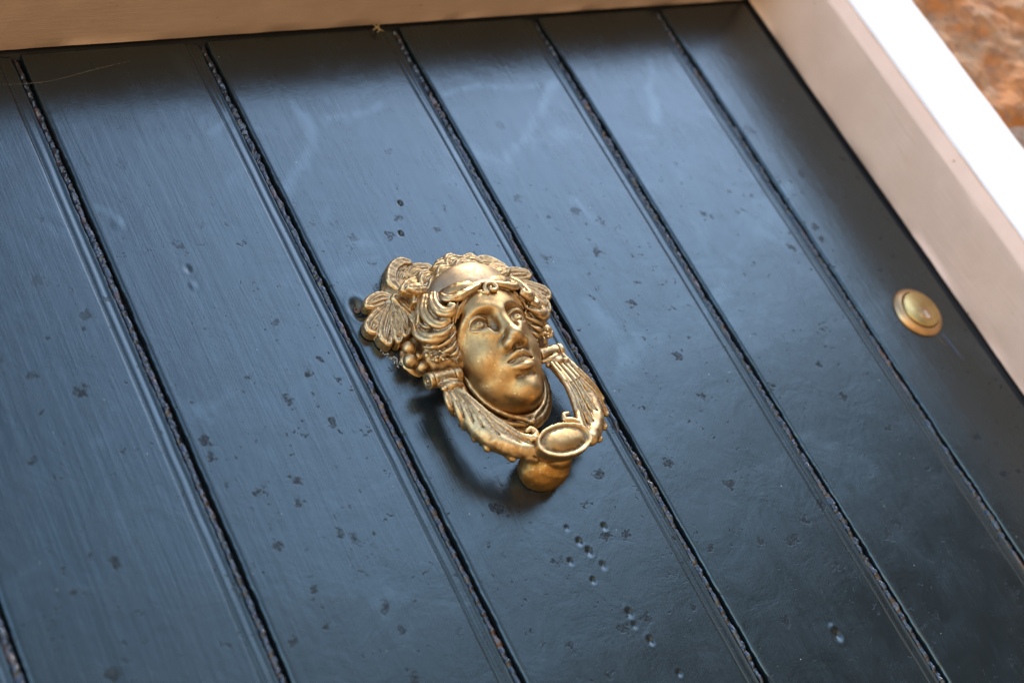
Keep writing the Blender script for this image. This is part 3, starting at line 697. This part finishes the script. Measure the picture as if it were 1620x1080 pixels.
# ---- hair
def make_hair(side):
    """waved locks swept back from the brow; built on the left and mirrored to the right"""
    f = (lambda p: np.array(p)) if side < 0 else mir
    c = Clay((-52, 1, 2) if side < 0 else (-8, 1, 2), (8, 48, 84) if side < 0 else (52, 48, 84), VX)
    def lock(pts, r, k=0.5, strands=3, sp=0.60, tr=0.58):
        """a lock: a bundle of tapered strands side by side"""
        pts = np.array(pts, float); r = np.array(r, float)
        tan = np.gradient(pts, axis=0); tan /= np.linalg.norm(tan, axis=1)[:, None]
        sd = np.cross(tan, np.array([0, 1.0, 0])); sd /= np.maximum(np.linalg.norm(sd, axis=1)[:, None], 1e-3)
        c.tube(f(pts-np.array([0, 0.35, 0])*r[:, None]), r*0.86, k)
        for i in range(strands):
            u = (i-(strands-1)/2)/max(1, (strands-1)/2)
            q = pts+sd*(u*sp*r)[:, None]; q[:, 1] += (0.36-0.32*u*u)*r
            c.tube(f(q), r*tr, 0.4)
    # bed of hair under the locks
    c.ell(f((-21, 11, 38)), (21, 15, 27), 3)
    c.ell(f((-26, 6, 58)), (18, 9, 15), 4)
    c.ell(f((-12, 20, 58)), (19, 19, 10), 4)
    c.ell(f((-30, 8, 30)), (16, 9, 16), 3)
    c.ell(f((-8, 22, 56)), (16, 18, 10), 3)
    # the wave under the band
    lock([K1(985, 315, 41), K1(900, 365, 40), K1(830, 405, 38), K1(745, 415, 34), K1(700, 385, 30)], [1.3, 2.0, 2.6, 2.6, 1.8])
    # big C curl
    lock([K1(660, 385, 29), K1(662, 440, 30), K1(705, 505, 32), K1(765, 510, 35), K1(800, 472, 37), K1(770, 455, 37)], [2.6, 3.4, 4.0, 3.6, 2.4, 1.3])
    lock([K1(605, 400, 24), K1(595, 500, 25), K1(640, 575, 27), K1(710, 600, 30), K1(765, 565, 33)], [2.4, 3.3, 3.6, 3.2, 1.8])
    lock([K1(560, 590, 21), K1(600, 618, 23), K1(655, 625, 26)], [1.4, 2.0, 1.2], strands=2)
    lock([K1(530, 610, 17), K1(555, 670, 19), K1(630, 695, 23), K1(710, 670, 27), K1(765, 610, 30)], [2.2, 3.6, 4.2, 3.8, 2.0])
    lock([K1(640, 740, 15), K1(700, 730, 19), K1(760, 680, 24), K1(800, 620, 28)], [1.6, 2.8, 2.8, 1.4])
    lock([K1(700, 800, 12), K1(760, 770, 16), K1(800, 700, 22)], [1.6, 2.4, 1.2], strands=2)
    lock([K1(610, 800, 9), K1(680, 790, 11), K1(740, 820, 11)], [1.4, 2.0, 1.2], strands=2)
    lock([K1(590, 470, 19), K1(560, 530, 18), K1(545, 600, 16)], [1.6, 2.4, 1.6], strands=2)
    for i, (x0, y0, x1, y1, o) in enumerate([(660, 700, 800, 590, 23), (690, 760, 815, 650, 19), (720, 800, 815, 720, 17), (760, 830, 830, 760, 15), (640, 830, 760, 800, 12), (790, 860, 850, 800, 12), (590, 760, 700, 740, 14)]):
        o += 3; a, b = K1(x0, y0, o), K1(x1, y1, o+5); mid = (a+b)/2+np.array((0, 1.5, -2.0))
        c.tube(f([a, mid, b]), [0.9, 1.7, 0.7], 0.4)
    rr = random.Random(5)
    for i in range(90):
        p = K1(rr.uniform(640, 830), rr.uniform(640, 870), rr.uniform(15, 21)); c.ell(f(p), (rr.uniform(.5, 1.5),)*3, 0.5)
    lock([K1(560, 385, 16), K1(585, 450, 18), K1(575, 520, 18), K1(545, 575, 15)], [2.2, 4.0, 3.8, 1.8], strands=4)
    lock([K1(520, 400, 14), K1(560, 440, 15), K1(570, 500, 14)], [2.0, 3.4, 2.0], strands=3)
    # fine combed strands between brow and temple
    for i in range(6):
        a = K1(985-52*i, 335+36*i, 39-1.1*i); b = K1(900-34*i, 420+40*i, 36.5-1.4*i); d = K1(850-20*i, 520+34*i, 33-1.6*i)
        c.tube(f([a, b, d]), [0.9, 1.1, 0.5], 0.4)
    c.noise(0.22, 2.6, 5 if side < 0 else 6)
    c.floor(1.5)
    return c.mesh('hair', M_BRASS, knocker)
hair_left = make_hair(-1); hair_right = make_hair(1)
def make_curl():
    c = Clay((-12, 30, 38), (14, 52, 64), 0.4)
    ctr = np.array((2.0, 41.5, 50.5)); pts = []; rr = []
    for i, a in enumerate(np.linspace(math.radians(215), math.radians(-190), 15)):
        t = i/14; rad = 5.2-3.9*t
        pts.append(ctr+np.array((rad*math.cos(a), 0.6+1.4*t, rad*math.sin(a)*0.95))); rr.append(1.1+0.75*math.sin(math.pi*min(1, t*1.15)))
    pts = [ctr+np.array((-9, -3, 3.5))]+pts; rr = [0.9]+rr
    c.tube(pts, rr, 0.35, n=6)
    c.ell(tuple(ctr-np.array((0, 3.5, 0))), (5.2, 3.6, 5.0), 1)
    c.tube([ctr+np.array((6, -1, 5)), ctr+np.array((10, -3, 3)), ctr+np.array((11.5, -6, -1))], [1.0, 1.4, 0.8], 0.5)
    return c.mesh('forehead_curl', M_BRASS, knocker)
make_curl()

# ---- head band (a smooth wrap over the crown) with its rolled hem
def make_band():
    c = Clay((-38, 2, 46), (38, 48, 98), VX)
    A, C0 = (33, 26.0, 31.5), (0, 14.0, 57)
    c.ell(C0, A, 1)
    s, X, O, Z = c.win((-38, 2, 46), (38, 48, 98), 0)
    hz = lambda x: 57.8-0.0085*x*x
    c.cut(s, (Z-(57.8-0.0085*X*X+0.25*(38-O))+0*X).astype(np.float32), 0.8)      # keep above the hem
    c.cut(s, (80.5-0.012*X*X-0.12*(O-30)-Z).astype(np.float32), 3.5)
    hem = []
    for x in np.linspace(-26, 26, 13):
        o = 38
        for _ in range(8):
            z = 57.8-0.0085*x*x+0.25*(38-o); o = C0[1]+A[1]*math.sqrt(max(0.02, 1-(x/A[0])**2-((z-C0[2])/A[2])**2))
        hem.append((x, o, z))
    c.tube(hem, 1.05, 0.8, n=4)
    c.noise(0.2, 6, 8); c.floor(2)
    return c.mesh('head_band', M_BAND, knocker)
band = make_band()

# ---- vine leaves
def chain2d(pts, rad):
    """2D distance to a tapered chain in the (x, z) plane, and the position along and across it"""
    pts = spline(np.array(pts, float), 8); rad = spline(np.array(rad, float)[:, None], 8)[:, 0]
    def f(X, Z):
        best = None; axis = None
        for i in range(len(pts)-1):
            a, b = pts[i], pts[i+1]; ab = b-a; t = np.clip(((X-a[0])*ab[0]+(Z-a[1])*ab[1])/max(ab@ab, 1e-6), 0, 1)
            q = np.sqrt((X-a[0]-t*ab[0])**2+(Z-a[1]-t*ab[1])**2); d = q-(rad[i]+(rad[i+1]-rad[i])*t)
            if best is None: best, axis = d, q
            else: m = d < best; best = np.where(m, d, best); axis = np.minimum(axis, q)
        return best, axis
    return f
def make_leaf(name, lobes, base, side, ribs=2.2, puff=1.6, lo=0.8, seed=0, parent=None, tilt=(0, 0), shift=(0, 0)):
    """lobes: list of (points (x,z), radii, lift); a puffed, veined, lobed leaf cast in relief"""
    L_ = []
    for pts, rad, lift in lobes:
        q = [(p[0]*(-side)+shift[0], p[-1]+shift[1]) for p in pts]; rad = [v*1.16 for v in rad]; L_.append((chain2d(q, rad), lift, max(rad)))
    allp = np.array([(p[0]*(-side)+shift[0], p[-1]+shift[1]) for pts, _, _ in lobes for p in pts]); m = 8
    c = Clay((allp[:, 0].min()-m, 0.2, allp[:, 1].min()-m), (allp[:, 0].max()+m, base+puff+12, allp[:, 1].max()+m), 0.42)
    memo = {}
    def calc(X, Z):
        ds = []; hs = []
        for f, lift, rm in L_:
            d, ax = f(X, Z); ds.append(d)
            prof = np.sqrt(np.clip(-d/rm+0.02, 0, 1))
            h = base+lift+puff*prof*1.7-0.75*np.exp(-(ax/0.8)**2)+0.5*np.exp(-((d+0.9)/0.6)**2)
            h = h-0.22*np.cos(np.clip(-d, 0, 30)*ribs)*np.clip(-d*0.8, 0, 1)
            h = h-12*np.clip(d, 0, 5); hs.append(h)
        d2 = ds[0]
        for d in ds[1:]: d2 = np.minimum(d2, d)
        H = hs[0]
        for h in hs[1:]: H = np.maximum(H, h)
        xa = X*(-side)
        return d2, H+tilt[0]*(xa-allp[0, 0]*(-side))+tilt[1]*(Z-allp[0, 1])
    c.relief(lambda X, Z: calc(X, Z)[0]-0.2, lambda X, Z: calc(X, Z)[1], lo=lo)
    c.noise(0.2, 2.2, seed)
    return c.mesh(name, M_BRASS, parent or knocker)
def xz(p): return (p[0], p[2])
for side in (-1, 1):
    k = lambda x, y, o=9: xz(K1(x, y, o))
    # big vine leaf beside the temple
    hub = k(395, 400, 12)
    make_leaf('vine_leaf', [
        ([hub, k(300, 400), k(225, 430), k(185, 470, 6)], [3.2, 5.0, 4.4, 2.2], 0.8),
        ([hub, k(310, 520), k(240, 590), k(215, 640, 6)], [3.6, 6.0, 5.6, 3.4], 0.6),
        ([hub, k(340, 560), k(320, 660), k(330, 735, 6)], [3.2, 5.0, 4.6, 2.6], 1.4),
        ([hub, k(390, 560), k(410, 660), k(405, 725, 7)], [3.0, 4.4, 3.8, 2.0], 2.2),
        ([hub, k(440, 500, 12), k(470, 580, 12), k(470, 650, 12)], [3.2, 5.0, 4.2, 2.4], 3.2),
        ([hub, k(470, 440, 14), k(530, 500, 14), k(545, 560, 14)], [3.0, 4.2, 3.8, 2.0], 4.2)],
        5.5, side, seed=11)
    # folded pointed leaf above it
    make_leaf('vine_leaf', [
        ([k(450, 352, 17), k(530, 310, 21), k(610, 262, 25), k(700, 195, 28)], [3.0, 6.0, 5.0, 0.9], 5.5),
        ([k(470, 362, 17), k(560, 340, 21), k(640, 300, 25)], [2.0, 4.0, 2.0], 8.0)],
        12.0, side, seed=12, ribs=0.6, lo=15)
    # rolled leaf at the outer top corner
    make_leaf('vine_leaf', [
        ([k(400, 350, 6), k(352, 290, 6), k(365, 205, 6), k(420, 160, 6), k(475, 165, 6)], [2.6, 3.4, 3.4, 3.2, 2.2], 3.2),
        ([k(420, 350, 6), k(420, 270, 6), k(450, 220, 6)], [4.4, 7.2, 5.0], 2.0),
        ([k(450, 300, 8), k(540, 220, 8), k(620, 190, 8)], [4.4, 6.6, 4.4], 1.8)],
        3.2, side, seed=13, shift=(0, 0) if side < 0 else (9, -9))
# small leaves and buds along the crown
crown = [((640, 175), (700, 140), (800, 130), 12), ((790, 150), (860, 125), (930, 140), 17), ((870, 120), (925, 115), (975, 150), 21)]
def make_crown():
    out = []
    for i, (x, o) in enumerate([(-29, 18), (-20, 23), (-10, 27), (0, 28.5), (10, 27), (20, 23), (29, 18)]):
        z = 84.5-0.0135*x*x; f = 1.0 if i % 2 else -1.0
        lob = [([(x-8*f, z-6), (x-3*f, z-0.5), (x+5*f, z+1)], [2.2, 4.6, 2.0], 1.5), ([(x-5*f, z-8), (x+2*f, z-4), (x+8*f, z-7)], [2.0, 4.0, 1.6], 3.0), ([(x-7*f, z-2), (x-4*f, z+3.5), (x+1*f, z+5)], [1.8, 3.0, 1.4], 0.3)]
        out.append(make_leaf('crown_leaf', lob, o-4, -1, puff=1.6, lo=2.0, seed=20+i))
    return out
make_crown()

# ---- grapes at both temples
def make_grapes():
    for side in (-1, 1):
        for (x, y, o, r) in [(480, 768, 10, 4.4), (493, 858, 9, 4.9), (575, 905, 8, 4.0), (545, 830, 6, 3.6), (612, 822, 11, 2.6)]:
            p = K1(x, y, o); c = Clay((p[0]-8 if side < 0 else -p[0]-14, 0.5, p[2]-8), (p[0]+8 if side < 0 else -p[0]+8, 20, p[2]+8), 0.4)
            q = (p[0]*(-side)-(5 if side > 0 else 0), p[1], p[2])
            c.ell(q, (r, r, r*1.02), 0.5); c.noise(0.1, 2, int(x)); c.mesh('grape', M_BRASS, knocker)
make_grapes()

# ---- the flat back of the casting that carries leaves, hair and collar
def make_plate():
    c = Clay((-76, 0.0, -42), (76, 14, 104), 0.5)
    for s in (-1, 1):
        for (x, z, rx, rz, h) in [(-45, 62, 20, 17, 4), (-30, 86, 14, 13, 4), (-47, 34, 9, 12, 4.5), (-24, 42, 24, 24, 6), (-10, 70, 30, 26, 7), (-30, 82, 16, 14, 9), (-38, 70, 14, 14, 8)]:
            c.ell((x*(-s), 0, z), (rx, h, rz), 3)
    c.noise(0.4, 3, 2); c.floor(0.2)
    return c.mesh('back_plate', M_BRASS, knocker)
make_plate()

# ---- collar: a doubled band in a U under the chin with a small knot
def make_collar():
    c = Clay((-38, 0.5, -42), (38, 26, 22), VX)
    for (w, dz, o, r) in [(29.5, 0, 9, 2.3), (26.5, 3.2, 12.5, 1.5), (31.2, -2.0, 5, 2.0)]:
        pts = [(w*math.cos(a), o+2.0*max(0, -math.sin(a)), -2+dz+(31+0.0*w)*math.sin(a) if math.sin(a) < 0 else -2+dz+14*math.sin(a)) for a in np.linspace(math.radians(205), math.radians(335), 5)]
        pts = [(w*math.sin(t), o+2.5*math.cos(t)*(1 if abs(t) < 1.57 else 0), dz+2-(33)*math.cos(t)) for t in np.linspace(-1.75, 1.75, 13)]
        c.tube(pts, r, 0.6, n=4)
    c.ell((0, 4, -6), (29, 9, 27), 2)
    for s in (-1, 1):
        c.tube([(s*1.5, 15, -31), (s*6, 15, -27.5), (s*12, 13.5, -25)], [1.4, 1.7, 1.2], 0.5)
    c.ell((0, 15.5, -32), (2.6, 2.6, 2.6), 0.5)
    c.noise(0.25, 2.5, 7); c.floor(0.3)
    return c.mesh('collar', M_BRASS, knocker)
make_collar()

# ---- the hanging ring
ring = None
def make_ring():
    global ring
    c = Clay((-62, 4, -78), (62, 46, 22), VX)
    for s in (-1, 1):
        f = (lambda p: np.array(p)) if s < 0 else mir
        if s < 0:
            core = [K3(315, 235, 14.5), K3(380, 350, 16), K3(480, 485, 19), K3(620, 600, 22.5), K3(790, 675, 26), K3(930, 690, 28)]; crad = [3.8, 5.0, 6.2, 6.8, 5.6, 4.4]
            fl = [([(285, 245), (300, 310), (330, 378), (348, 425)], 13.5, 2.2), ([(305, 240), (365, 350), (408, 445), (428, 520)], 15, 2.7),
                  ([(335, 240), (420, 370), (478, 495), (502, 600)], 17, 3.0), ([(355, 245), (480, 400), (548, 540), (592, 668)], 19.5, 3.3),
                  ([(375, 250), (530, 430), (640, 590), (765, 738)], 22, 3.6), ([(395, 255), (590, 460), (740, 590), (860, 712), (925, 742)], 24.5, 3.0),
                  ([(410, 262), (610, 440), (760, 550), (900, 640), (955, 680)], 26.5, 2.4)]; KK = K3
        else:
            core = [K(845, 485, 14), K(900, 550, 15.5), K(962, 630, 17), K(998, 700, 19), K(1004, 760, 22), K(990, 812, 26)]; crad = [3.6, 4.6, 5.6, 6.4, 6.0, 4.8]
            fl = [([(880, 480), (940, 545), (990, 600), (1033, 655)], 14, 2.6), ([(868, 490), (945, 580), (1006, 650), (1050, 712)], 16, 3.0),
                  ([(858, 500), (930, 590), (988, 692), (1042, 764)], 19, 3.3), ([(846, 508), (910, 600), (955, 695), (1022, 812)], 22, 3.4),
                  ([(836, 515), (890, 590), (925, 660), (950, 740), (985, 822)], 25, 2.6)]; KK = K
        c.tube(core, crad, 1.2)
        for i, (pts, o, w) in enumerate(fl):
            n = len(pts); u = np.linspace(0, 1, n)
            P3 = [KK(x, y, 16.5+(o-17)*0.4+(o-17)*0.6*t+2.8+3.4*math.sin(math.pi*min(1, t*1.1))-2.0*t*t) for (x, y), t in zip(pts, u)]
            rad = np.interp(u, [0, 0.55, 0.85, 1], [1.3, w*1.1, w*1.1, w*0.8])
            c.tube(P3, rad, 0.5)
            q = np.array(P3)[1:]; q[:, 1] += rad[1:]*0.93
            c.tube(q, rad[1:]*0.34, 0.6, op='cut')
        # inner rim line
        if s < 0:
            c.tube([K3(400, 215, 18), K3(450, 320, 21), K3(580, 440, 24), K3(720, 530, 27), K3(860, 590, 30), K3(930, 600, 32)], [1.5, 1.5, 1.6, 1.7, 2.0, 2.4], 0.5)
            vol = [K3(905, 610, 31), K3(935, 565, 31), K3(900, 535, 31), K3(872, 548, 31)]
        else:
            c.tube([K(828, 520, 18), K(880, 585, 21), K(918, 640, 24), K(934, 690, 27), K(945, 745, 30), K(960, 790, 31)], [1.5, 1.5, 1.6, 1.7, 2.2, 2.4], 0.5)
            vol = [K(945, 750, 30), K(915, 740, 30), K(888, 738, 30), K(884, 718, 30), K(900, 712, 30)]
        c.tube(vol, [2.0, 2.0, 1.8, 1.5] + ([1.2] if s > 0 else []), 0.3)
        # calyx at the top and the hinge barrel
        g = (lambda p: np.array(p)) if s < 0 else (lambda p: mir(p)-np.array((6, 0, 0)))
        c.tube(g([K3(255, 222, 16), K3(300, 228, 19.5), K3(345, 222, 21), K3(405, 222, 19)]), [1.8, 2.4, 2.6, 1.8], 0.4)
        c.tube(g([K3(250, 192, 16), K3(300, 190, 20), K3(360, 190, 20.5), K3(400, 190, 18)]), [1.4, 1.8, 1.8, 1.4], 0.4)
        for (x, y) in ((285, 245), (330, 240), (375, 228)):
            c.ell(g(K3(x, y, 20.5)), (2.3, 1.8, 2.0), 0.4)
        dx = 6 if s > 0 else 0; c.cylx(s*50.5-dx, s*36-dx, 14.5, 11.2, 5.2, 0.7)
    c.noise(0.16, 2.4, 9)
    ring = c.mesh('ring', M_BRASS, knocker)
    m = Clay((-26, 16, -78), (26, 46, -38), 0.42)
    s, X, O, Z = m.win((-26, 16, -78), (26, 46, -38), 0)
    def oval(rx, rz, o0, o1, k, op='add', cz=-58.0, bev=0.0):
        q = np.sqrt((X/rx)**2+((Z-cz)/rz)**2); d = (q-1)*min(rx, rz)
        w = d+bev*np.clip((o0+(o1-o0)*0.55-O), 0, 20)*0.35
        dd = np.maximum(w+0*O, np.maximum(O-o1, o0-O)+0*X+0*Z)
        getattr(m, op)(s, dd.astype(np.float32), k)
    oval(19.0, 10.6, 24, 36.5, 0, bev=1.0)
    m.d -= 0.5
    oval(16.8, 8.6, 35.9, 44, 1.6, op='cut')
    m.ell((0, 32.9, -58), (17.6, 5.2, 9.4), 0.9)
    m.noise(0.12, 3, 4)
    m.mesh('medallion', M_FACE, ring)
make_ring()
def make_bolts():
    for s in (-1, 1):
        c = Clay((-58 if s < 0 else 20, 4, 2), (-26 if s < 0 else 58, 26, 22), 0.38)
        dx = 6 if s > 0 else 0
        c.cylx(s*54.2-dx, s*51-dx, 14.5, 11.2, 5.4, 0.3, rnd=0.9)
        c.cylx(s*58-dx, s*53.6-dx, 14.5, 11.2, 2.7, 0.6, op='cut')
        c.ell((s*53.6-dx, 14.5, 11.2), (1.1, 1.5, 1.5), 0.4)
        c.cylx(s*35.6-dx, s*30-dx, 14.5, 11.2, 5.0, 0.6, rnd=1.6)
        c.mesh('hinge_pin', M_BRASS, knocker)
make_bolts()
def make_striker():
    c = Clay((-26, 0.2, -82), (20, 34, -40), 0.45)
    c.tube([(0, 26, -59), (-1, 16, -60)], [9, 13], 3); c.ell((-3, 8.5, -60.5), (17.2, 14, 14.2), 3)
    c.noise(0.5, 9, 5); c.noise(0.12, 3, 6); c.floor(0.4)
    c.mesh('striker', M_STRIKER, ring)
make_striker()
